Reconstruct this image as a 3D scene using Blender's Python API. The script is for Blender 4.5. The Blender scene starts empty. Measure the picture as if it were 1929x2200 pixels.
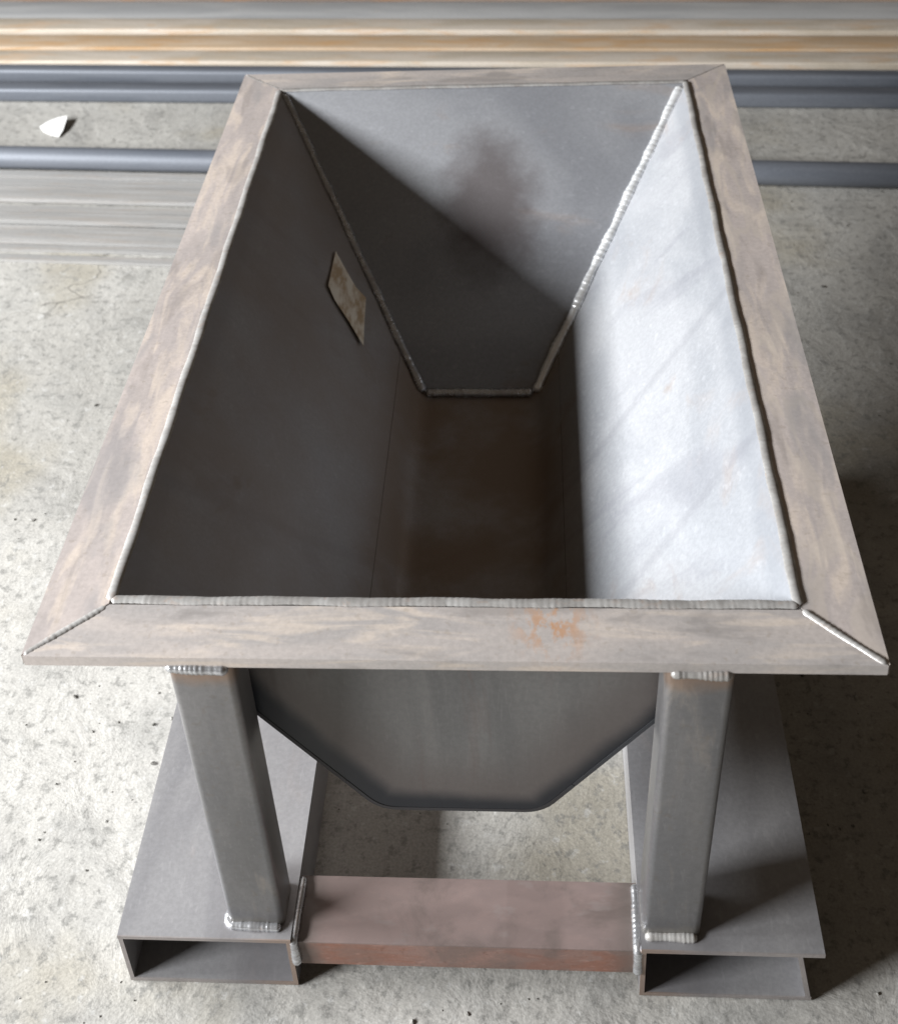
import bpy, bmesh, math, random
from mathutils import Vector, Matrix

random.seed(7)
scene = bpy.context.scene
COL = scene.collection

# ------------------------------------------------------------------ camera
cam_data = bpy.data.cameras.new("camera")
cam = bpy.data.objects.new("camera", cam_data)
COL.objects.link(cam)
CR = Vector((0.996889, 0.057957, -0.05342)); CU = Vector((0.013717, 0.539832, 0.841661)); CF = Vector((-0.077618, 0.839775, -0.537357))
M = Matrix.Identity(4)
for i in range(3):
    M[i][0] = CR[i]; M[i][1] = CU[i]; M[i][2] = -CF[i]
M.translation = Vector((0.10321, -0.94505, 1.74148))
cam.matrix_world = M
cam_data.sensor_fit = 'HORIZONTAL'
cam_data.sensor_width = 36.0
cam_data.lens = 54.8975
cam_data.shift_x = 0.018411
cam_data.shift_y = -0.319838
cam_data.clip_start = 0.05
cam_data.clip_end = 200
cam_data.dof.use_dof = True
cam_data.dof.focus_distance = 1.75
cam_data.dof.aperture_fstop = 7.0
scene.camera = cam

# ------------------------------------------------------------------ light
world = bpy.data.worlds.new("World")
scene.world = world
world.use_nodes = True
bg = world.node_tree.nodes["Background"]
bg.inputs[0].default_value = (1.0, 0.80, 0.60, 1)
bg.inputs[1].default_value = 0.085

# daylight entering the workshop through two openings high in the wall on the left
def opening(y, width, energy):
    ld = bpy.data.lights.new("opening_daylight", 'AREA')
    ld.shape = 'RECTANGLE'
    ld.size = width
    ld.size_y = 0.60
    ld.energy = energy
    ld.color = (0.96, 0.98, 1.0)
    lamp = bpy.data.objects.new("opening_daylight", ld)
    COL.objects.link(lamp)
    lamp.location = (-3.7, y, 1.90)
    lamp.rotation_euler = Vector((1.0, 0.0, -0.42)).to_track_quat('-Z', 'Y').to_euler()

opening(-1.50, 1.3, 410)
opening(0.50, 1.7, 345)

vs = scene.view_settings
vs.view_transform = 'Standard'
vs.look = 'None'
vs.exposure = 0.0
vs.gamma = 1.0
vs.use_curve_mapping = False

# ------------------------------------------------------------------ materials
class NT:
    """small helper round a material's node tree"""
    def __init__(self, name):
        self.m = bpy.data.materials.new(name)
        self.m.use_nodes = True
        self.t = self.m.node_tree
        self.p = self.t.nodes["Principled BSDF"]
        tc = self.t.nodes.new("ShaderNodeTexCoord")
        self.co = tc.outputs["Object"]
    def n(self, kind, **kw):
        nd = self.t.nodes.new(kind)
        for k, v in kw.items():
            setattr(nd, k, v)
        return nd
    def link(self, a, b):
        self.t.links.new(a, b)
    def val(self, sock, v):
        if isinstance(v, (int, float)):
            sock.default_value = v
        elif isinstance(v, (tuple, list)):
            if len(sock.default_value) == 4 and len(v) == 3:
                v = tuple(v) + (1,)
            sock.default_value = v
        else:
            self.link(v, sock)
    def mapping(self, scale=(1, 1, 1), rot=(0, 0, 0), loc=(0, 0, 0)):
        mp = self.n("ShaderNodeMapping")
        mp.inputs["Scale"].default_value = scale
        mp.inputs["Rotation"].default_value = rot
        mp.inputs["Location"].default_value = loc
        self.link(self.co, mp.inputs["Vector"])
        return mp.outputs["Vector"]
    def noise(self, scale, detail=6, rough=0.55, vec=None, dist=0.0):
        nd = self.n("ShaderNodeTexNoise")
        nd.inputs["Scale"].default_value = scale
        nd.inputs["Detail"].default_value = detail
        nd.inputs["Roughness"].default_value = rough
        nd.inputs["Distortion"].default_value = dist
        self.link(vec if vec is not None else self.co, nd.inputs["Vector"])
        return nd.outputs["Fac"]
    def ramp(self, fac, lo, hi, a=0.0, b=1.0):
        mr = self.n("ShaderNodeMapRange")
        mr.interpolation_type = 'SMOOTHSTEP'
        self.val(mr.inputs["Value"], fac)
        mr.inputs["From Min"].default_value = lo
        mr.inputs["From Max"].default_value = hi
        mr.inputs["To Min"].default_value = a
        mr.inputs["To Max"].default_value = b
        return mr.outputs["Result"]
    def math(self, op, a, b=0.0, c=None):
        md = self.n("ShaderNodeMath", operation=op)
        self.val(md.inputs[0], a); self.val(md.inputs[1], b)
        if c is not None:
            self.val(md.inputs[2], c)
        return md.outputs[0]
    def mix(self, fac, a, b, mode='MIX'):
        mx = self.n("ShaderNodeMix", data_type='RGBA', blend_type=mode)
        self.val(mx.inputs[0], fac)
        self.val(mx.inputs[6], a); self.val(mx.inputs[7], b)
        return mx.outputs[2]
    def bump(self, height, strength, dist=0.002, normal=None):
        b = self.n("ShaderNodeBump")
        b.inputs["Strength"].default_value = strength
        b.inputs["Distance"].default_value = dist
        self.link(height, b.inputs["Height"])
        if normal is not None:
            self.link(normal, b.inputs["Normal"])
        return b.outputs["Normal"]
    def out(self, col, rough, metal, normal=None, spec=None):
        self.val(self.p.inputs["Base Color"], col)
        self.val(self.p.inputs["Roughness"], rough)
        self.val(self.p.inputs["Metallic"], metal)
        if spec is not None:
            self.val(self.p.inputs["Specular IOR Level"], spec)
        if normal is not None:
            self.link(normal, self.p.inputs["Normal"])
        return self.m


def steel(name, base, alt, rust=(0.30, 0.19, 0.11), rust_lo=0.6, rust_hi=0.75, rust_max=0.6,
          rough=0.5, metal=0.45, streak=(1, 1, 1), scale=5.0, bump=0.12, seed=0.0, extra=None, specks=0.0, scuff=0.12):
    k = NT(name)
    v = k.mapping(scale=streak, loc=(seed, seed * 1.7, seed * 0.6))
    big = k.noise(scale, 4, 0.52, v, 0.6)
    col = k.mix(k.ramp(big, 0.36, 0.64), base, alt)
    rn = k.noise(scale * 1.9, 5, 0.56, k.mapping(scale=streak, loc=(seed + 4.1, 2.2, seed)), 0.9)
    rmask = k.ramp(rn, rust_lo, rust_hi, 0.0, rust_max)
    col = k.mix(rmask, col, rust)
    fine = k.noise(170.0, 3, 0.7)
    col = k.mix(1.0, col, k.mix(k.ramp(fine, 0.3, 0.7), (0.92, 0.92, 0.92), (1.05, 1.05, 1.05)), 'MULTIPLY')
    scr = k.noise(1.0, 2, 0.5, k.mapping(scale=tuple(a * 55 + 6 for a in streak), rot=(0.1, 0.13, 0.2), loc=(seed, 0, 0)))
    col = k.mix(k.ramp(scr, 0.60, 0.72, 0, scuff), col, tuple(min(1, a * 1.7) for a in alt))
    spk = k.noise(95.0, 2, 0.6, k.mapping(loc=(seed, 3.0, 1.0)))
    col = k.mix(k.ramp(spk, 0.60, 0.72, 0, specks), col, tuple(a * 0.6 for a in rust))
    if extra is not None:
        col = extra(k, col)
    rg = k.math('ADD', k.ramp(big, 0.3, 0.7, rough - 0.07, rough + 0.07), k.math('MULTIPLY', rmask, 0.25))
    nm = k.bump(k.noise(18.0, 2, 0.5), bump, 0.002)
    nm = k.bump(fine, bump, 0.0006, nm)
    mt = k.math('SUBTRACT', metal, k.math('MULTIPLY', rmask, metal))
    return k.out(col, rg, mt, nm)


def concrete():
    k = NT("concrete")
    big = k.noise(1.3, 5, 0.55)
    mid = k.noise(9.0, 5, 0.62, None, 0.4)
    fin = k.noise(55.0, 6, 0.68)
    grit = k.noise(240.0, 3, 0.6)
    col = k.mix(k.ramp(big, 0.40, 0.60), (0.318, 0.306, 0.282), (0.388, 0.376, 0.350))
    col = k.mix(k.ramp(mid, 0.46, 0.68, 0, 0.5), col, (0.235, 0.23, 0.217))
    st = k.noise(2.4, 4, 0.5, k.mapping(loc=(3.3, 1.2, 0)))
    col = k.mix(k.ramp(st, 0.54, 0.68, 0, 0.45), col, (0.27, 0.235, 0.165))
    dk = k.noise(3.1, 5, 0.6, k.mapping(loc=(7.3, 5.2, 0)), 0.8)
    col = k.mix(k.ramp(dk, 0.56, 0.72, 0, 0.4), col, (0.17, 0.168, 0.162))
    col = k.mix(k.ramp(fin, 0.51, 0.64, 0, 0.62), col, (0.155, 0.152, 0.142))
    col = k.mix(k.ramp(k.noise(48.0, 4, 0.6, k.mapping(loc=(9, 4, 0))), 0.58, 0.70, 0, 0.45), col, (0.46, 0.455, 0.44))
    # hairline cracks
    cr = k.noise(1.7, 4, 0.6, k.mapping(loc=(1.3, 8.2, 0)), 0.5)
    crm = k.ramp(k.math('ABSOLUTE', k.math('SUBTRACT', cr, 0.53)), 0.0006, 0.0025, 0.6, 0.0)
    col = k.mix(k.math('MULTIPLY', crm, k.ramp(k.noise(1.1, 1, 0.5, k.mapping(loc=(4, 4, 0))), 0.52, 0.58)), col, (0.09, 0.085, 0.075))
    col = k.mix(1.0, col, k.mix(k.ramp(grit, 0.3, 0.7), (0.86, 0.86, 0.86), (1.08, 1.08, 1.08)), 'MULTIPLY')
    nm = k.bump(mid, 0.35, 0.02)
    nm = k.bump(fin, 0.3, 0.003, nm)
    nm = k.bump(grit, 0.25, 0.001, nm)
    return k.out(col, 0.9, 0.0, nm, 0.25)


MAT = {}
MAT['concrete'] = concrete()

def rim_rust(k, c):
    # bright orange rust specks on one spot of the near rail
    vm = k.n("ShaderNodeVectorMath", operation='DISTANCE')
    k.link(k.co, vm.inputs[0]); vm.inputs[1].default_value = (0.112, 0.046, 0.6017)
    near = k.ramp(vm.outputs["Value"], 0.0, 0.06, 1.0, 0.0)
    sp = k.ramp(k.noise(70.0, 5, 0.7, k.mapping(scale=(1, 0.55, 1), loc=(0.37, 0.2, 0))), 0.47, 0.60, 0, 0.8)
    d = k.noise(17.0, 4, 0.6, k.mapping(scale=(0.35, 1.3, 1), loc=(1.0, 3.7, 0)), 0.5)
    c = k.mix(k.ramp(d, 0.54, 0.68, 0, 0.5), c, (0.235, 0.215, 0.205))
    return k.mix(k.math('MULTIPLY', near, sp), c, (0.52, 0.27, 0.13))


def heat_band(k, c):
    # blue-black oxide left on the outside where the plate edges were welded from within
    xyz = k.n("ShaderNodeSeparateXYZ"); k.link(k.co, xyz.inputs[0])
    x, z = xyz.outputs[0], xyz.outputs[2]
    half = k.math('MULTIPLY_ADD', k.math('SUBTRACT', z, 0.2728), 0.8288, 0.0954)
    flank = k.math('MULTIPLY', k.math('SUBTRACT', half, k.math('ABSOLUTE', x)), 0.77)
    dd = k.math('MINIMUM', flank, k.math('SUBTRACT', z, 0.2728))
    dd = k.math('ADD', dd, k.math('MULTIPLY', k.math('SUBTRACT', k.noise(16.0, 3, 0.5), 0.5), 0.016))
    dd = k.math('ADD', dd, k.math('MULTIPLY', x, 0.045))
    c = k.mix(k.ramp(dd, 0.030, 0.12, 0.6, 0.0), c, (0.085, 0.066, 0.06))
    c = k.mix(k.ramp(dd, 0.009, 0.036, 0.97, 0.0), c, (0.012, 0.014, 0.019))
    tint = k.ramp(z, 0.545, 0.585, 0.0, 0.75)
    tint = k.math('MULTIPLY', tint, k.ramp(k.math('ABSOLUTE', x), 0.12, 0.24))
    c = k.mix(tint, c, (0.10, 0.055, 0.03))
    return c


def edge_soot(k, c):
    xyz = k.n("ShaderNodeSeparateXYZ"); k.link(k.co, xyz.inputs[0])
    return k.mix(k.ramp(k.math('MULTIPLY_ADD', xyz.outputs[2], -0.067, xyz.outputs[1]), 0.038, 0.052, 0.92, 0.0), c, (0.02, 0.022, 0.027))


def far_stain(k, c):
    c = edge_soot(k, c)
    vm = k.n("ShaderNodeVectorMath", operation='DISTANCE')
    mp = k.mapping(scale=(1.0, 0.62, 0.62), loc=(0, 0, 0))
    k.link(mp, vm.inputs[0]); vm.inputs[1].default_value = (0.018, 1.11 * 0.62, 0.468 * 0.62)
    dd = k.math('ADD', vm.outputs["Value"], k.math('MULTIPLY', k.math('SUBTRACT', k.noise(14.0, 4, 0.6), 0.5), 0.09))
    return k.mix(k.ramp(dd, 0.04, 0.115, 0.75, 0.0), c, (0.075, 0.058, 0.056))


def sheet_marks(k, c):
    # two faint slanting rub marks and smears on the plates
    xyz = k.n("ShaderNodeSeparateXYZ"); k.link(k.co, xyz.inputs[0])
    wob = k.math('MULTIPLY', k.math('SUBTRACT', k.noise(6.0, 3, 0.5), 0.5), 0.02)
    for c0 in (0.470, 0.167):
        ln = k.math('SUBTRACT', xyz.outputs[1], k.math('MULTIPLY_ADD', xyz.outputs[0], 0.52, c0))
        ln = k.math('ABSOLUTE', k.math('ADD', ln, wob))
        c = k.mix(k.ramp(ln, 0.003, 0.016, 0.22, 0.0), c, (0.17, 0.17, 0.19))
    sm = k.noise(4.5, 4, 0.55, k.mapping(scale=(1, 2.2, 0.8), loc=(1.2, 0.3, 0.5)), 0.8)
    c = k.mix(k.ramp(sm, 0.52, 0.68, 0, 0.28), c, (0.19, 0.19, 0.22))
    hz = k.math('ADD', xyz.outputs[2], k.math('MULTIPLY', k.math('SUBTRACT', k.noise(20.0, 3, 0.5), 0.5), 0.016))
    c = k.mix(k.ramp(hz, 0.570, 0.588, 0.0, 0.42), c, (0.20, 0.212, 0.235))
    # brown tint on the left plate, its shade painted into the colour
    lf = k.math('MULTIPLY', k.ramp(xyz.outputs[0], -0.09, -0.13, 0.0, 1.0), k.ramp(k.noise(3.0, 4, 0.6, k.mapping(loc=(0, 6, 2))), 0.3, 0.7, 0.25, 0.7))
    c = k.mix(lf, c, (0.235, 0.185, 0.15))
    # rust along the bends, plus brown shade painted over the whole bottom
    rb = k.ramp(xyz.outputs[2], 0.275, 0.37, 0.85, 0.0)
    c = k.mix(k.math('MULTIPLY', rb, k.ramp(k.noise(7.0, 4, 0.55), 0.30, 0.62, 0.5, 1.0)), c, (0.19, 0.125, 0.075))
    return edge_soot(k, c)


def worn_top(k, c):
    # the primer is rubbed thin on the upper face of the cross bars
    xyz = k.n("ShaderNodeSeparateXYZ"); k.link(k.co, xyz.inputs[0])
    c = k.mix(k.ramp(xyz.outputs[2], 0.0885, 0.0915, 0.0, 0.8), c, (0.215, 0.172, 0.163))
    blk = k.math('MULTIPLY', k.ramp(xyz.outputs[0], 0.048, 0.054), k.ramp(xyz.outputs[0], 0.118, 0.128, 1.0, 0.0))
    c = k.mix(k.math('MULTIPLY', blk, 0.3), c, (0.15, 0.11, 0.10))
    dirt = k.noise(11.0, 6, 0.65, k.mapping(loc=(3, 1, 0)), 0.6)
    c = k.mix(k.ramp(dirt, 0.46, 0.66, 0, 0.6), c, (0.12, 0.095, 0.085))
    chip = k.noise(40.0, 3, 0.6, k.mapping(scale=(0.5, 1, 1), loc=(8, 1, 0)))
    c = k.mix(k.ramp(chip, 0.60, 0.70, 0, 0.3), c, (0.24, 0.21, 0.20))
    # burnt paint beside the end welds
    return k.mix(k.ramp(k.math('ABSOLUTE', xyz.outputs[0]), 0.165, 0.21, 0.0, 0.75), c, (0.10, 0.085, 0.075))


def leg_heat(k, c):
    xyz = k.n("ShaderNodeSeparateXYZ"); k.link(k.co, xyz.inputs[0])
    z = k.math('ADD', xyz.outputs[2], k.math('MULTIPLY', k.math('SUBTRACT', k.noise(22.0, 3, 0.5), 0.5), 0.03))
    c = k.mix(k.ramp(z, 0.548, 0.572, 0.0, 0.6), c, (0.30, 0.19, 0.12))
    c = k.mix(k.ramp(z, 0.112, 0.128, 0.45, 0.0), c, (0.26, 0.24, 0.21))
    return c


def chalk(k, c):
    # pale scribbled scuffs and grey bare patches along the long rails
    n = k.noise(9.0, 3, 0.5, k.mapping(scale=(1.6, 0.5, 1), loc=(2.0, 0.7, 0)), 0.6)
    ln = k.ramp(k.math('ABSOLUTE', k.math('SUBTRACT', n, 0.5)), 0.012, 0.055, 0.45, 0.0)
    xyz = k.n("ShaderNodeSeparateXYZ"); k.link(k.co, xyz.inputs[0])
    ln = k.math('MULTIPLY', ln, k.ramp(xyz.outputs[0], -0.2, 0.3, 0.15, 1.0))
    c = k.mix(ln, c, (0.58, 0.51, 0.44))
    g = k.noise(7.0, 3, 0.5, k.mapping(scale=(3, 0.8, 1), loc=(5.0, 1.7, 0)), 0.5)
    c = k.mix(k.ramp(g, 0.52, 0.68, 0, 0.5), c, (0.31, 0.30, 0.305))
    d = k.noise(24.0, 3, 0.55, k.mapping(scale=(1.3, 0.28, 1), loc=(1.0, 3.7, 0)), 0.4)
    return k.mix(k.ramp(d, 0.56, 0.70, 0, 0.35), c, (0.25, 0.22, 0.205))


def cut_edges(k, c):
    # torch-cut front edges of the pockets, gone orange
    xyz = k.n("ShaderNodeSeparateXYZ"); k.link(k.co, xyz.inputs[0])
    m = k.math('MULTIPLY', k.ramp(xyz.outputs[1], -0.0146, -0.0128, 1.0, 0.0),
               k.ramp(k.math('ABSOLUTE', xyz.outputs[0]), 0.225, 0.30, 0.8, 0.15))
    c = k.mix(m, c, (0.36, 0.22, 0.13))
    ax = k.math('ABSOLUTE', k.math('SUBTRACT', k.math('ABSOLUTE', xyz.outputs[0]), 0.255))
    hz = k.math('MULTIPLY', k.ramp(ax, 0.03, 0.075, 1.0, 0.0), k.ramp(xyz.outputs[1], 0.06, 0.12, 0.5, 0.0))
    return k.mix(hz, c, (0.19, 0.18, 0.185))


TAN = (0.56, 0.47, 0.385)
MAT['rim_side'] = steel("rim_steel_lengthwise", (0.47, 0.42, 0.40), (0.54, 0.475, 0.445), TAN, 0.47, 0.66, 0.6,
                        0.48, 0.25, (5.0, 1.0, 5.0), 3.6, 0.08, 1.3, extra=chalk, specks=0.35, scuff=0.07)
MAT['rim_cross'] = steel("rim_steel_crosswise", (0.43, 0.40, 0.385), (0.50, 0.45, 0.42), TAN, 0.5, 0.68, 0.55,
                         0.48, 0.25, (1.0, 5.0, 5.0), 3.6, 0.08, 5.7, extra=rim_rust, specks=0.35, scuff=0.07)
SHEET = ((0.31, 0.32, 0.34), (0.36, 0.365, 0.38), (0.20, 0.14, 0.10), 0.57, 0.75, 0.45, 0.55, 0.35, (1, 1, 2.2), 3.2, 0.008, 2.2)
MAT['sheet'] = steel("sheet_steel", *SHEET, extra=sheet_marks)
MAT['sheet_far'] = steel("sheet_steel_stained_dimmed", (0.225, 0.23, 0.247), (0.27, 0.274, 0.288), *SHEET[2:], extra=far_stain)  # same steel as the side plates, base darkened to paint in dimmer light
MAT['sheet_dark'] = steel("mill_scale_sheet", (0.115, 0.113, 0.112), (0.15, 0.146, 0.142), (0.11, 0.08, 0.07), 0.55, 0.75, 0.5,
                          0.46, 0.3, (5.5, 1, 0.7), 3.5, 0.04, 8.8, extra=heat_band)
MAT['leg'] = steel("leg_mill_scale", (0.165, 0.165, 0.172), (0.225, 0.22, 0.222), (0.28, 0.24, 0.20), 0.58, 0.74, 0.45,
                   0.36, 0.6, (5, 5, 0.9), 3.0, 0.05, 3.9, extra=leg_heat, specks=0.3)
MAT['pocket'] = steel("pocket_plate", (0.27, 0.266, 0.275), (0.32, 0.314, 0.318), (0.24, 0.19, 0.16), 0.60, 0.78, 0.35,
                      0.42, 0.4, (3, 0.8, 3), 3.0, 0.04, 6.1, extra=cut_edges)
MAT['cross'] = steel("cross_bar_primer", (0.20, 0.115, 0.09), (0.245, 0.15, 0.125), (0.23, 0.10, 0.065), 0.46, 0.64, 0.7,
                     0.5, 0.1, (1, 2.5, 2.5), 5.0, 0.06, 4.4, extra=worn_top, specks=0.5, scuff=0.3)
MAT['weld'] = steel("weld_metal", (0.56, 0.57, 0.59), (0.40, 0.40, 0.41), (0.24, 0.18, 0.15), 0.56, 0.72, 0.6,
                    0.28, 0.75, (1, 1, 1), 40.0, 0.15, 9.9)
MAT['weld_dull'] = steel("weld_metal_dull", (0.47, 0.46, 0.445), (0.34, 0.325, 0.31), (0.25, 0.19, 0.155), 0.54, 0.72, 0.6,
                         0.40, 0.35, (1, 1, 1), 34.0, 0.2, 12.9)
MAT['weld_glint'] = steel("weld_metal_glint", (0.88, 0.89, 0.90), (0.78, 0.79, 0.80), (0.5, 0.46, 0.42), 0.66, 0.8, 0.4,
                           0.34, 0.6, (1, 1, 1), 40.0, 0.12, 2.9)  # weld metal whitened to paint in the glint along the far right seam

# ------------------------------------------------------------------ mesh helpers
def finish(name, bm, mat, parent=None, smooth_angle=38.0):
    bmesh.ops.recalc_face_normals(bm, faces=bm.faces)
    lim = math.radians(smooth_angle)
    for f in bm.faces:
        f.smooth = True
    for e in bm.edges:
        if len(e.link_faces) == 2:
            e.smooth = e.calc_face_angle(0.0) < lim
        else:
            e.smooth = False
    me = bpy.data.meshes.new(name)
    bm.to_mesh(me); bm.free()
    me.materials.append(mat)
    o = bpy.data.objects.new(name, me)
    COL.objects.link(o)
    if parent is not None:
        o.parent = parent
    return o


def tag(o, label, cat, group=None, kind=None):
    if label: o["label"] = label
    if cat: o["category"] = cat
    if group: o["group"] = group
    if kind: o["kind"] = kind
    return o


def hexa(bm, bottom, top):
    """solid from two matching rings of points"""
    vb = [bm.verts.new(p) for p in bottom]
    vt = [bm.verts.new(p) for p in top]
    n = len(vb)
    bm.faces.new(vb[::-1]); bm.faces.new(vt)
    for i in range(n):
        j = (i + 1) % n
        bm.faces.new((vb[i], vb[j], vt[j], vt[i]))


def box(bm, x0, x1, y0, y1, z0, z1):
    hexa(bm, [(x0, y0, z0), (x1, y0, z0), (x1, y1, z0), (x0, y1, z0)],
             [(x0, y0, z1), (x1, y0, z1), (x1, y1, z1), (x0, y1, z1)])


def bevel_all(bm, off, seg=2, min_angle=30):
    lim = math.radians(min_angle)
    es = [e for e in bm.edges if len(e.link_faces) == 2 and e.calc_face_angle(0) > lim]
    bmesh.ops.bevel(bm, geom=es, offset=off, segments=seg, affect='EDGES', profile=0.5, clamp_overlap=True)


def bead(name, pts, r, parent, mat='weld', step=0.0017, ripple=0.06, pitch=0.0065, flat=1.0, up=(0, 0, 1), wob=0.12, seed=0):
    """a rippled weld bead along a polyline; `flat` squashes it along `up`"""
    rnd = random.Random(seed + int(r * 1e5) + len(pts))
    P = [Vector(p) for p in pts]
    samples = []
    for a, b in zip(P[:-1], P[1:]):
        L = (b - a).length
        n = max(2, int(L / step))
        for i in range(n):
            samples.append((a.lerp(b, i / n), (b - a).normalized()))
    samples.append((P[-1], (P[-1] - P[-2]).normalized()))
    bm = bmesh.new()
    rings = []
    U = Vector(up)
    s = 0.0
    ph = rnd.random() * 6
    for i, (c, t) in enumerate(samples):
        if i: s += (c - samples[i - 1][0]).length
        side = t.cross(U)
        if side.length < 1e-4: side = t.cross(Vector((1, 0, 0)))
        side.normalize()
        u2 = side.cross(t).normalized()
        sc = (s / pitch) % 1.0
        rr = r * (1 - ripple * (0.5 + 0.5 * math.cos(2 * math.pi * (sc ** 0.7))) ** 2)
        rr *= 1 + wob * (math.sin(s * 61 + ph) * 0.5 + math.sin(s * 143 + ph * 2) * 0.35 + rnd.uniform(-.3, .3))
        end = min(i, len(samples) - 1 - i)
        if end < 3: rr *= (0.35, 0.72, 0.92)[end]
        off = side * (math.sin(s * 37 + ph) * r * 0.10)
        ring = []
        for q in range(8):
            a = q / 8 * 2 * math.pi
            ring.append(bm.verts.new(c + off + side * math.cos(a) * rr + u2 * math.sin(a) * rr * flat))
        rings.append(ring)
    for A, B in zip(rings[:-1], rings[1:]):
        for q in range(8):
            bm.faces.new((A[q], A[(q + 1) % 8], B[(q + 1) % 8], B[q]))
    bm.faces.new(rings[0][::-1]); bm.faces.new(rings[-1])
    return finish(name, bm, MAT[mat], parent, 80)


def empty(name, loc=(0, 0, 0)):
    o = bpy.data.objects.new(name, None)
    o.empty_display_size = 0.2
    COL.objects.link(o)
    o.location = loc
    return o

# ------------------------------------------------------------------ ground
bm = bmesh.new()
S = 12.0
vsq = [bm.verts.new(p) for p in ((-S, -S, 0), (S, -S, 0), (S, S, 0), (-S, S, 0))]
bm.faces.new(vsq)
g = finish("concrete_floor", bm, MAT['concrete'])
tag(g, "rough grey concrete workshop floor under the steel hopper", None, kind="structure")

# ------------------------------------------------------------------ the hopper
W2, L, H = 0.45, 1.377, 0.6017        # rim half width, length, height of its top
T = 0.014                             # rim bar thickness
A = 0.368                             # trough inner half width at the rim
B, ZB = 0.0954, 0.2728                # trough inner half width and height at the bottom
YN, YF, YBF = 0.082, 1.303, 0.8264    # inner faces: near end, far end at rim, far end at bottom
TH = 0.005
hop = empty("hopper")
tag(hop, "long open steel hopper with mitred flat rim standing on legs and fork pockets", "hopper")

# -- rim rails, mitred at the corners
RI_S, RI_N, RI_F = A + TH + 0.001, YN - 0.010, YF + 0.010    # inner edges of the flange
out_c = [(-W2, 0), (W2, 0), (W2, L), (-W2, L)]
in_c = [(-RI_S, RI_N), (RI_S, RI_N), (RI_S, RI_F), (-RI_S, RI_F)]
gap = 0.0016
for i in range(4):
    j = (i + 1) % 4
    o0, o1, i1, i0 = Vector(out_c[i]), Vector(out_c[j]), Vector(in_c[j]), Vector(in_c[i])
    d = (o1 - o0).normalized() * gap
    ring = [o0 + d, o1 - d, i1 - d, i0 + d]
    bm = bmesh.new()
    hexa(bm, [(p.x, p.y, H - T) for p in ring], [(p.x, p.y, H) for p in ring])
    bevel_all(bm, 0.0042, 3)
    finish("rim_rail", bm, MAT['rim_cross' if i % 2 == 0 else 'rim_side'], hop)
    m0, m1 = (o0 + i0) / 2, None
# mitre welds
for i, (r, dz) in enumerate(((0.0056, -0.0022), (0.0048, -0.0008), (0.0044, -0.003), (0.005, -0.0025))):
    o0, i0 = Vector(out_c[i]), Vector(in_c[i])
    a = o0.lerp(i0, 0.03); b = o0.lerp(i0, 0.99)
    bead("weld_bead", [(a.x, a.y, H + dz), (b.x, b.y, H + dz)], r, hop, 'weld_dull', seed=i, flat=0.6)
# weld running round the inside of the rim, over the top edge of the plates
e = 0.004
bx, bn, bf = A + e, YN - e, YF + e
for i, (p, q) in enumerate((((-bx, bn), (bx, bn)), ((bx, bn), (bx, bf)), ((bx, bf), (-bx, bf)), ((-bx, bf), (-bx, bn)))):
    bead("weld_bead", [(p[0], p[1], H + 0.0008), (q[0], q[1], H + 0.0008)], 0.0062, hop,
         'weld_dull', seed=20 + i, flat=0.32, pitch=0.007, ripple=0.05, wob=0.10)

# -- trough: side plates and a bent bottom plate
SL = (A - B) / (H - ZB)
def yend(z):                           # inner face of the near end plate, leaning out a little at the bottom
    return YN - 0.022 * (H - z) / (H - ZB)
def ynear(z):
    return yend(z) - TH - 0.0004
def yfar(z):
    return YBF + (YF - YBF) * (z - ZB) / (H - ZB)
nrm = Vector((H - ZB, -(A - B))).normalized()    # outward normal of the right plate in xz

def sheet_from_profile(name, prof, parent, mat):
    """prof: list of inner (x, z) points; thickness goes to the outside"""
    outs = []
    for i, (x, z) in enumerate(prof):
        a = Vector(prof[max(i - 1, 0)]); b = Vector(prof[min(i + 1, len(prof) - 1)])
        t = (b - a).normalized()
        outs.append((x + t.y * TH, z - t.x * TH))
    bm = bmesh.new()
    NY = 10
    def row(pts):
        rows = []
        for (x, z), (xi, zi) in zip(pts, prof):
            y0, y1 = ynear(zi), yfar(zi)
            rows.append([bm.verts.new((x, y0 + (y1 - y0) * k / NY, z)) for k in range(NY + 1)])
        return rows
    I, O = row(prof), row(outs)
    n = len(prof)
    for i in range(n - 1):
        for k in range(NY):
            bm.faces.new((I[i][k], I[i][k + 1], I[i + 1][k + 1], I[i + 1][k]))
            bm.faces.new((O[i][k], O[i + 1][k], O[i + 1][k + 1], O[i][k + 1]))
        bm.faces.new((I[i][0], I[i + 1][0], O[i + 1][0], O[i][0]))
        bm.faces.new((I[i][NY], O[i][NY], O[i + 1][NY], I[i + 1][NY]))
    for k in range(NY):
        bm.faces.new((I[0][k], O[0][k], O[0][k + 1], I[0][k + 1]))
        bm.faces.new((I[n - 1][k], I[n - 1][k + 1], O[n - 1][k + 1], O[n - 1][k]))
    return finish(name, bm, MAT[mat], parent, 30)

zj = ZB + 0.045                               # height where side plate meets the bent bottom plate
xj = B + SL * (zj - ZB)
top_z = H + 0.001
for s in (1, -1):
    zs = [zj + 0.0008, zj + 0.08, H - 0.10, H - 0.031, H - 0.0302, top_z]
    pr = [(s * (B + SL * (z - ZB)), z) for z in zs]
    if s < 0: pr = pr[::-1]
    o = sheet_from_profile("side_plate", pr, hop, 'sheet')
    o["label"] = "brightly lit right side plate" if s > 0 else "left side plate in deep shade"
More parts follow.
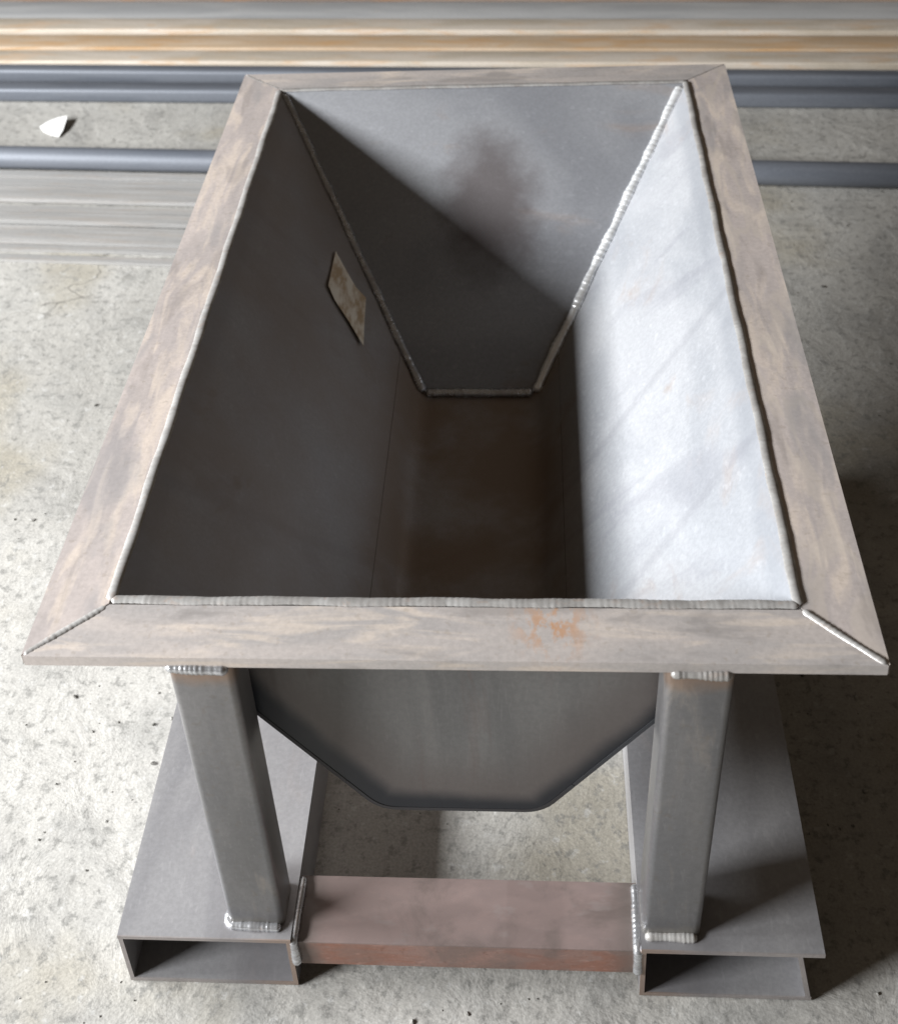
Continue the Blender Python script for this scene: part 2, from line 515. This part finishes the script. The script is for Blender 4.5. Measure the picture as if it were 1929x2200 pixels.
# bottom plate with rounded bends
prof = [(-xj, zj)]
bend = 0.020
dirv = Vector((SL, 1)).normalized()
p0 = Vector((B, ZB)) + dirv * bend
p1 = Vector((B - bend, ZB))
cv = []
for k in range(6):
    t = k / 5
    q = p0.lerp(Vector((B, ZB)), t).lerp(Vector((B, ZB)).lerp(p1, t), t)
    cv.append((q.x, q.y))
prof += [(-x, z) for x, z in cv] + [(x, z) for x, z in cv[::-1]] + [(xj, zj)]
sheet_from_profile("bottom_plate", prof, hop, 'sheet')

# -- end plates
def end_poly(zlo, zhi, inset=0.0006):
    pts = []
    for s in (-1, 1):
        lst = [(B - bend, ZB + inset)] + [(x - inset, z + inset) for x, z in cv[::-1]] + [(A - inset - (H - zhi) * SL, zhi)]
        pts.append([(s * x, z) for x, z in lst])
    return pts[0][::-1] + pts[1]
poly = end_poly(ZB, H - 0.0005)
bm = bmesh.new()
hexa(bm, [(x, yend(z), z) for x, z in poly], [(x, yend(z) - TH, z) for x, z in poly])
o = finish("end_plate", bm, MAT['sheet_dark'], hop, 20)
o["label"] = "near end plate below the rim"
bm = bmesh.new()
slope = (YF - YBF) / (H - ZB)
fn = Vector((0, 1, -slope)).normalized() * TH
hexa(bm, [(x, yfar(z), z) for x, z in poly], [(x, yfar(z) + fn.y, z + fn.z) for x, z in poly])
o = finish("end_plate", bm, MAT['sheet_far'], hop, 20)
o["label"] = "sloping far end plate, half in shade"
# inner seam welds
def on_far(x, z, lift):
    return (x, yfar(z) - lift * 0.6, z + lift * 0.8)
for s in (-1, 1):
    a = (s * (A - 0.006), YF - 0.006, H - 0.004)
    b = (s * (B - 0.002), YBF - 0.003, ZB + 0.006)
    bead("weld_bead", [a, b], 0.0090 if s > 0 else 0.0074, hop, 'weld_glint' if s > 0 else 'weld', seed=40 + s, flat=0.75, up=(-s * 0.5, -0.6, 0.6), pitch=0.011, ripple=0.07, wob=0.22)
    bead("weld_bead", [(s * (A - 0.006), YN + 0.004, H - 0.004), (s * (B - 0.002), YN - 0.018, ZB + 0.006)], 0.007, hop,
         'weld_dull', seed=50 + s, flat=0.75, up=(-s * 0.5, 0.6, 0.3))
bead("weld_bead", [(-B + 0.006, YBF - 0.004, ZB + 0.005), (B - 0.006, YBF - 0.004, ZB + 0.005)], 0.0085, hop, 'weld', seed=60,
     flat=0.8, pitch=0.012)

# -- fork pockets
PI_, PO, HP, YP, YPE, PT = 0.2145, 0.4326, 0.1017, -0.0153, 0.93, 0.006
for s in (-1, 1):
    def X(v): return s * v
    bm = bmesh.new()
    # C-shaped section: top, inner wall and floor folded from one plate
    sec = [(PO, HP), (PI_, HP), (PI_, 0.0015), (PO - 0.008 if s > 0 else PO - 0.0005, 0.0015), (PO - 0.008 if s > 0 else PO - 0.0005, 0.0015 + PT), (PI_ + PT, 0.0015 + PT),
           (PI_ + PT, HP - PT), (PO, HP - PT)]
    hexa(bm, [(X(x), YP, z) for x, z in sec], [(X(x), YPE, z) for x, z in sec])
    bevel_all(bm, 0.0012, 2)
    pk = finish("fork_pocket", bm, MAT['pocket'], hop)
    bm = bmesh.new()
    if s < 0:
        q = [(PO - PT, 0.0015 + PT + .0005), (PO - 0.0004, 0.0015 + PT + .0005), (PO - 0.0004, HP - PT - .0005), (PO - PT, HP - PT - .0005)]
    else:
        q = [(0.4175, 0.0015 + PT + .0005), (0.4235, 0.0015 + PT + .0005), (0.4065, HP - PT - .0005), (0.4005, HP - PT - .0005)]
    hexa(bm, [(X(x), YP + 0.0005, z) for x, z in q], [(X(x), YPE - 0.0005, z) for x, z in q])
    bevel_all(bm, 0.0008, 1)
    finish("outer_wall", bm, MAT['pocket'], pk)

# -- cross bars between the pockets
ZC0, ZC1 = 0.044, 0.092
for y0, y1 in ((-0.0105, 0.077), (YPE - 0.09, YPE - 0.004)):
    bm = bmesh.new()
    x1 = PI_ - 0.0008
    t = 0.005
    sec = [(y0, ZC1), (y1, ZC1), (y1, ZC0), (y1 - t, ZC0), (y1 - t, ZC1 - t), (y0 + t, ZC1 - t), (y0 + t, ZC0), (y0, ZC0)]
    hexa(bm, [(-x1, y, z) for y, z in sec], [(x1, y, z) for y, z in sec])
    bevel_all(bm, 0.0028, 3)
    cb = finish("cross_bar", bm, MAT['cross'], hop)
    for s in (-1, 1):
        xx = s * (PI_ - 0.003)
        if y0 < 0.5:
            bead("weld_bead", [(xx, y1 - 0.004, ZC1 + 0.003), (xx, y0 - 0.001, ZC1 + 0.003), (xx, y0 - 0.003, ZC0 + 0.005)], 0.0062, cb, 'weld',
                 seed=70 + s, up=(0.2, -0.5, 1))

# -- legs: rectangular tubes with rounded corners
LX0, LX1, LY0, LD = 0.2198, 0.2907, 0.003, 0.058
def leg(s, y0, y1, front):
    bm = bmesh.new()
    za = zb_ = H - T - 0.0005
    if not front:                       # rear legs stop under the slanting side plates
        za = ZB + (LX0 - B - TH * 1.3) / SL - 0.004
        zb_ = ZB + (LX1 - B - TH * 1.3) / SL - 0.004
    xa, xb = s * LX0, s * LX1
    b0 = -0.004 if front else 0.0                     # the front legs stand slightly out of true
    t0 = (0.008 if s > 0 else -0.006) if front else 0.0
    hexa(bm, [(xa + b0, y0, HP + 0.0005), (xb + b0, y0, HP + 0.0005), (xb + b0, y1, HP + 0.0005), (xa + b0, y1, HP + 0.0005)],
             [(xa + t0, y0, za), (xb + t0, y0, zb_), (xb + t0, y1, zb_), (xa + t0, y1, za)])
    ve = [e for e in bm.edges if abs(e.verts[0].co.z - e.verts[1].co.z) > 0.2]
    bmesh.ops.bevel(bm, geom=ve, offset=0.0085, segments=5, affect='EDGES', profile=0.5)
    lg = finish("leg", bm, MAT['leg'], hop)
    yf = y0 if front else y1
    dy = -1 if front else 1
    for zt, r in ((HP + 0.0015, 0.0066), (H - T - 0.0035, 0.0064)):
        if not front and zt > 0.3: continue
        lo, hi = (v + (t0 if zt > 0.3 else b0) for v in (min(xa, xb), max(xa, xb)))
        pts = [(lo + 0.004, yf + dy * 0.002, zt), (hi - 0.004, yf + dy * 0.002, zt)]
        if s < 0: pts = [(lo - 0.001, yf - dy * 0.018, zt), (lo - 0.001, yf - dy * 0.004, zt)] + pts
        bead("weld_bead", pts, r, lg, 'weld' if s < 0 else 'weld_dull', seed=int(90 + s + zt * 100), up=(0, dy * 0.6, 0.8), pitch=0.0055, ripple=0.07, wob=0.2)
for s in (-1, 1):
    leg(s, LY0, LY0 + LD, True)
    leg(s, 0.79, 0.79 + LD, False)

# ------------------------------------------------------------------ steel stock lying behind the hopper
MAT['galv'] = steel("galvanised_strip", (0.50, 0.51, 0.52), (0.58, 0.585, 0.585), (0.38, 0.31, 0.23), 0.62, 0.74, 0.5,
                    0.45, 0.35, (1.2, 9, 9), 2.0, 0.08, 14.0)
MAT['tan'] = steel("weathered_tan_steel", (0.46, 0.40, 0.32), (0.54, 0.48, 0.41), (0.46, 0.30, 0.17), 0.5, 0.68, 0.6,
                   0.6, 0.15, (1.5, 9, 9), 2.2, 0.1, 15.5)
MAT['orange'] = steel("rusty_orange_steel", (0.42, 0.31, 0.205), (0.48, 0.375, 0.27), (0.43, 0.25, 0.11), 0.45, 0.64, 0.7,
                      0.7, 0.05, (1.3, 9, 9), 2.2, 0.1, 17.1)
MAT['brown'] = steel("brown_rusty_steel", (0.20, 0.15, 0.12), (0.26, 0.2, 0.16), (0.3, 0.16, 0.08), 0.5, 0.66, 0.7,
                     0.7, 0.05, (1.3, 9, 9), 2.2, 0.1, 19.1)
MAT['blue'] = steel("blue_black_pipe", (0.105, 0.116, 0.138), (0.135, 0.146, 0.168), (0.13, 0.13, 0.13), 0.62, 0.8, 0.4,
                    0.5, 0.2, (1.2, 9, 9), 2.2, 0.05, 21.1)
MAT['flat'] = steel("pale_flat_bar", (0.34, 0.333, 0.322), (0.42, 0.412, 0.40), (0.24, 0.205, 0.175), 0.5, 0.68, 0.6,
                    0.5, 0.3, (1.0, 14, 14), 2.2, 0.1, 23.1)

def place(o, xl, yl, xr, yr, xs, z):
    """stock is modelled along +x from its own origin; lay it through two ground points, starting at x = xs"""
    ang = math.atan2(yr - yl, xr - xl)
    o.location = (xs, yl + (xs - xl) * math.tan(ang), z)
    o.rotation_euler = (0, 0, ang)

def stock_box(name, w, h, length, mat, wall=0.004, solid=False, bev=0.004):
    bm = bmesh.new()
    if solid:
        box(bm, 0, length, -w / 2, w / 2, 0, h)
        bevel_all(bm, min(bev, h * 0.3), 2)
    else:
        o = [(-w / 2, 0), (w / 2, 0), (w / 2, h), (-w / 2, h)]
        i = [(-w / 2 + wall, wall), (w / 2 - wall, wall), (w / 2 - wall, h - wall), (-w / 2 + wall, h - wall)]
        R = [[bm.verts.new((x, y, z)) for y, z in ring] for x in (0, length) for ring in (o, i)]
        for k in range(4):
            j = (k + 1) % 4
            bm.faces.new((R[0][k], R[0][j], R[2][j], R[2][k]))
            bm.faces.new((R[1][k], R[3][k], R[3][j], R[1][j]))
            bm.faces.new((R[0][k], R[1][k], R[1][j], R[0][j]))
            bm.faces.new((R[2][k], R[2][j], R[3][j], R[3][k]))
        es = [e for e in bm.edges if (e.verts[0].co - e.verts[1].co).length > length * .9
              and abs(abs(e.verts[0].co.y) - w / 2) < 1e-5]
        bmesh.ops.bevel(bm, geom=es, offset=bev, segments=3, affect='EDGES', profile=0.5)
    return finish(name, bm, MAT[mat])

def stock_pipe(name, r, length, mat, wall=0.004):
    bm = bmesh.new()
    N = 28
    R = []
    for x in (0, length):
        for rr in (r, r - wall):
            R.append([bm.verts.new((x, math.cos(a / N * 2 * math.pi) * rr, r + math.sin(a / N * 2 * math.pi) * rr)) for a in range(N)])
    for k in range(N):
        j = (k + 1) % N
        bm.faces.new((R[0][k], R[0][j], R[2][j], R[2][k]))
        bm.faces.new((R[1][k], R[3][k], R[3][j], R[1][j]))
        bm.faces.new((R[0][k], R[1][k], R[1][j], R[0][j]))
        bm.faces.new((R[2][k], R[2][j], R[3][j], R[3][k]))
    return finish(name, bm, MAT[mat])

GB = "steel bars lying on the floor behind the hopper"
rows = [
    ("box", "steel_bar", 0.10, 0.035, 'brown', 3.20, 3.05, "dark brown bar at the very top edge of the photo, behind the pale strip"),
    ("box", "steel_bar", 0.142, 0.030, 'galv', 3.03, 2.877, "wide pale grey metal strip, farthest of the light bars behind the hopper"),
    ("box", "steel_bar", 0.084, 0.044, 'tan', 2.896, 2.75, "light tan bar between the pale grey strip and the orange bar"),
    ("box", "steel_bar", 0.094, 0.040, 'orange', 2.780, 2.640, "rusty orange bar, the most orange of the bars behind the hopper"),
    ("box", "steel_bar", 0.074, 0.045, 'tan', 2.667, 2.533, "tan bar lying directly behind the pair of dark blue pipes"),
    ("box", "steel_tube", 0.045, 0.046, 'blue', 2.590, 2.437, "dark blue-black tube, rear one of the pair beside the tan bars"),
    ("box", "steel_tube", 0.052, 0.043, 'blue', 2.478, 2.336, "dark blue-black tube, front one of the pair beside the tan bars"),
    ("pipe", "steel_pipe", 0.030, 0, 'blue', 2.090, 1.920, "single dark blue round pipe lying alone nearest the hopper, in front of the white scrap"),
]
for kind, nm, w, h, mat, yl, yr, lab in rows:
    o = stock_pipe(nm, w, 7.0, mat) if kind == "pipe" else stock_box(nm, w, h, 7.0, mat, bev=0.010 if nm == "steel_tube" else 0.004)
    place(o, -1.35, yl, 0.95, yr, -3.6, 0.001)
    tag(o, lab, {"steel_pipe": "pipe", "steel_tube": "tube"}.get(nm, "bar"), {"steel_pipe": None, "steel_tube": "dark tubes behind the hopper"}.get(nm, GB))

flats = [   # ground y at x=-1.25 (near, far), thickness, label
    (2.026, 2.054, 0.008, "flat bar at the back of the left bundle, touching the blue pipe"),
    (1.984, 2.020, 0.006, "second flat bar from the blue pipe in the left bundle"),
    (1.905, 1.966, 0.011, "broad flat bar, third from the blue pipe in the left bundle"),
    (1.857, 1.889, 0.007, "narrow flat bar just in front of the broad third one in the left bundle"),
    (1.806, 1.842, 0.012, "flat bar just behind the widest flat in the left bundle"),
    (1.726, 1.796, 0.009, "widest flat bar of the left bundle, smooth and pale"),
    (1.692, 1.712, 0.008, "thin bar just in front of the widest flat of the left bundle"),
    (1.650, 1.672, 0.007, "thin bar nearest the viewer, front edge of the left bundle"),
]
for i, (a, b, t, lab) in enumerate(flats):
    L_ = 3.9 + random.uniform(-.12, .12)
    o = stock_box("flat_bar", b - a, t, L_, 'flat', solid=True, bev=0.0025)
    yc = (a + b) / 2
    place(o, -1.25, yc, -0.75, yc - 0.036 + random.uniform(-.003, .003), -4.0, 0.001 + (0.004 if i in (2, 4) else 0))
    tag(o, lab, "flat bar", "thin flat bars in the left bundle")

# ------------------------------------------------------------------ scraps
def paper_mat(name, c1, c2, rough=0.8):
    k = NT(name)
    n = k.noise(34.0, 6, 0.6, k.mapping(scale=(1, 0.35, 1)))
    col = k.mix(k.ramp(n, 0.42, 0.6), c1, c2)
    return k.out(col, rough, 0.0, k.bump(k.noise(90, 4, 0.6), 0.3, 0.001), 0.2)
MAT['card'] = paper_mat("brown_card", (0.74, 0.68, 0.58), (0.46, 0.34, 0.22))
MAT['white'] = paper_mat("white_paper", (0.82, 0.82, 0.80), (0.78, 0.78, 0.77))

def sheet_patch(name, outline, center, mat, normal, thick, lift):
    """crumpled thin piece: fan of the outline round a centre, given thickness along normal"""
    n = Vector(normal).normalized()
    bm = bmesh.new()
    O = [Vector(p) + n * lift[i] for i, p in enumerate(outline)]
    c = Vector(center)
    mids = [o.lerp(c, 0.5) + n * random.uniform(-0.0008, 0.0012) for o in O]
    def layer(off):
        return ([bm.verts.new(p + n * off) for p in O], [bm.verts.new(p + n * off) for p in mids], bm.verts.new(c + n * off))
    Ta, Tb = layer(thick / 2), layer(-thick / 2)
    N = len(O)
    for lay, fl in ((Ta, False), (Tb, True)):
        o, m, cc = lay
        for i in range(N):
            j = (i + 1) % N
            for f in ((o[i], o[j], m[j], m[i]), (m[i], m[j], cc)):
                bm.faces.new(f[::-1] if fl else f)
    for i in range(N):
        j = (i + 1) % N
        bm.faces.new((Ta[0][i], Tb[0][i], Tb[0][j], Ta[0][j]))
    return finish(name, bm, MAT[mat], None, 25)

pn = Vector((H - ZB, 0, A - B)).normalized()     # inward normal of the left side plate
pp = [(-.2464, .9823, .4549), (-.2290, .9640, .4340), (-.2094, .9418, .4103), (-.1935, .9360, .3912), (-.1910, .8750, .3882),
      (-.1884, .8083, .3850), (-.2114, .8370, .4127), (-.2344, .8600, .4404), (-.2470, .8800, .4557), (-.2462, .9300, .4547)]
lift = [0.004, 0.002, 0.001, 0.002, 0.003, 0.006, 0.005, 0.004, 0.005, 0.003]
o = sheet_patch("torn_label", pp, Vector((-.219, .905, .421)) + pn * 0.003, 'card', pn, 0.0012, lift)
tag(o, "torn brown paper label stuck on the shaded inside of the left side plate", "paper")

wp = [(-1.262, 2.300, 0.003), (-1.243, 2.322, 0.008), (-1.217, 2.334, 0.013), (-1.192, 2.338, 0.016), (-1.188, 2.305, 0.014),
      (-1.186, 2.268, 0.009), (-1.190, 2.240, 0.004), (-1.215, 2.252, 0.003), (-1.243, 2.272, 0.003)]
o = sheet_patch("paper_scrap", wp, (-1.215, 2.290, 0.009), 'white', (-0.25, -0.3, 0.9), 0.0016, [0] * 9)
tag(o, "small bright white paper scrap on the concrete between the dark pipes", "paper")

# ------------------------------------------------------------------ loose grit on the floor
rg = random.Random(31)
bm = bmesh.new()
for _ in range(520):
    if rg.random() < 0.6:
        x, y = rg.uniform(-1.4, 1.0), rg.uniform(-0.15, 2.3)
    else:
        x, y = rg.choice((-0.47, 0.47, 0.0)) + rg.gauss(0, 0.09), rg.uniform(-0.12, 1.0)
    if 0.205 < abs(x) < 0.44 and -0.02 < y < 0.94: continue
    if abs(x) < 0.22 and -0.02 < y < 0.085: continue
    r = 0.0011 + 0.0028 * rg.random() ** 3
    m = Matrix.Translation((x, y, r * 0.5)) @ Matrix.Rotation(rg.random() * 6.28, 4, 'Z') @ Matrix.Diagonal((rg.uniform(.8, 1.6), rg.uniform(.6, 1.1), rg.uniform(.5, .8), 1))
    res = bmesh.ops.create_icosphere(bm, subdivisions=1, radius=r, matrix=m)
    for v in res["verts"]:
        v.co += Vector((rg.uniform(-1, 1), rg.uniform(-1, 1), rg.uniform(-1, 1))) * r * 0.25
k = NT("grit")
MAT['grit'] = k.out(k.mix(k.ramp(k.noise(40.0, 2), 0.4, 0.6), (0.10, 0.095, 0.085), (0.32, 0.31, 0.29)), 0.85, 0.0, None, 0.3)
o = finish("grit", bm, MAT['grit'], None, 20)
tag(o, "scattered loose grit and crumbs on the concrete floor", None, kind="stuff")
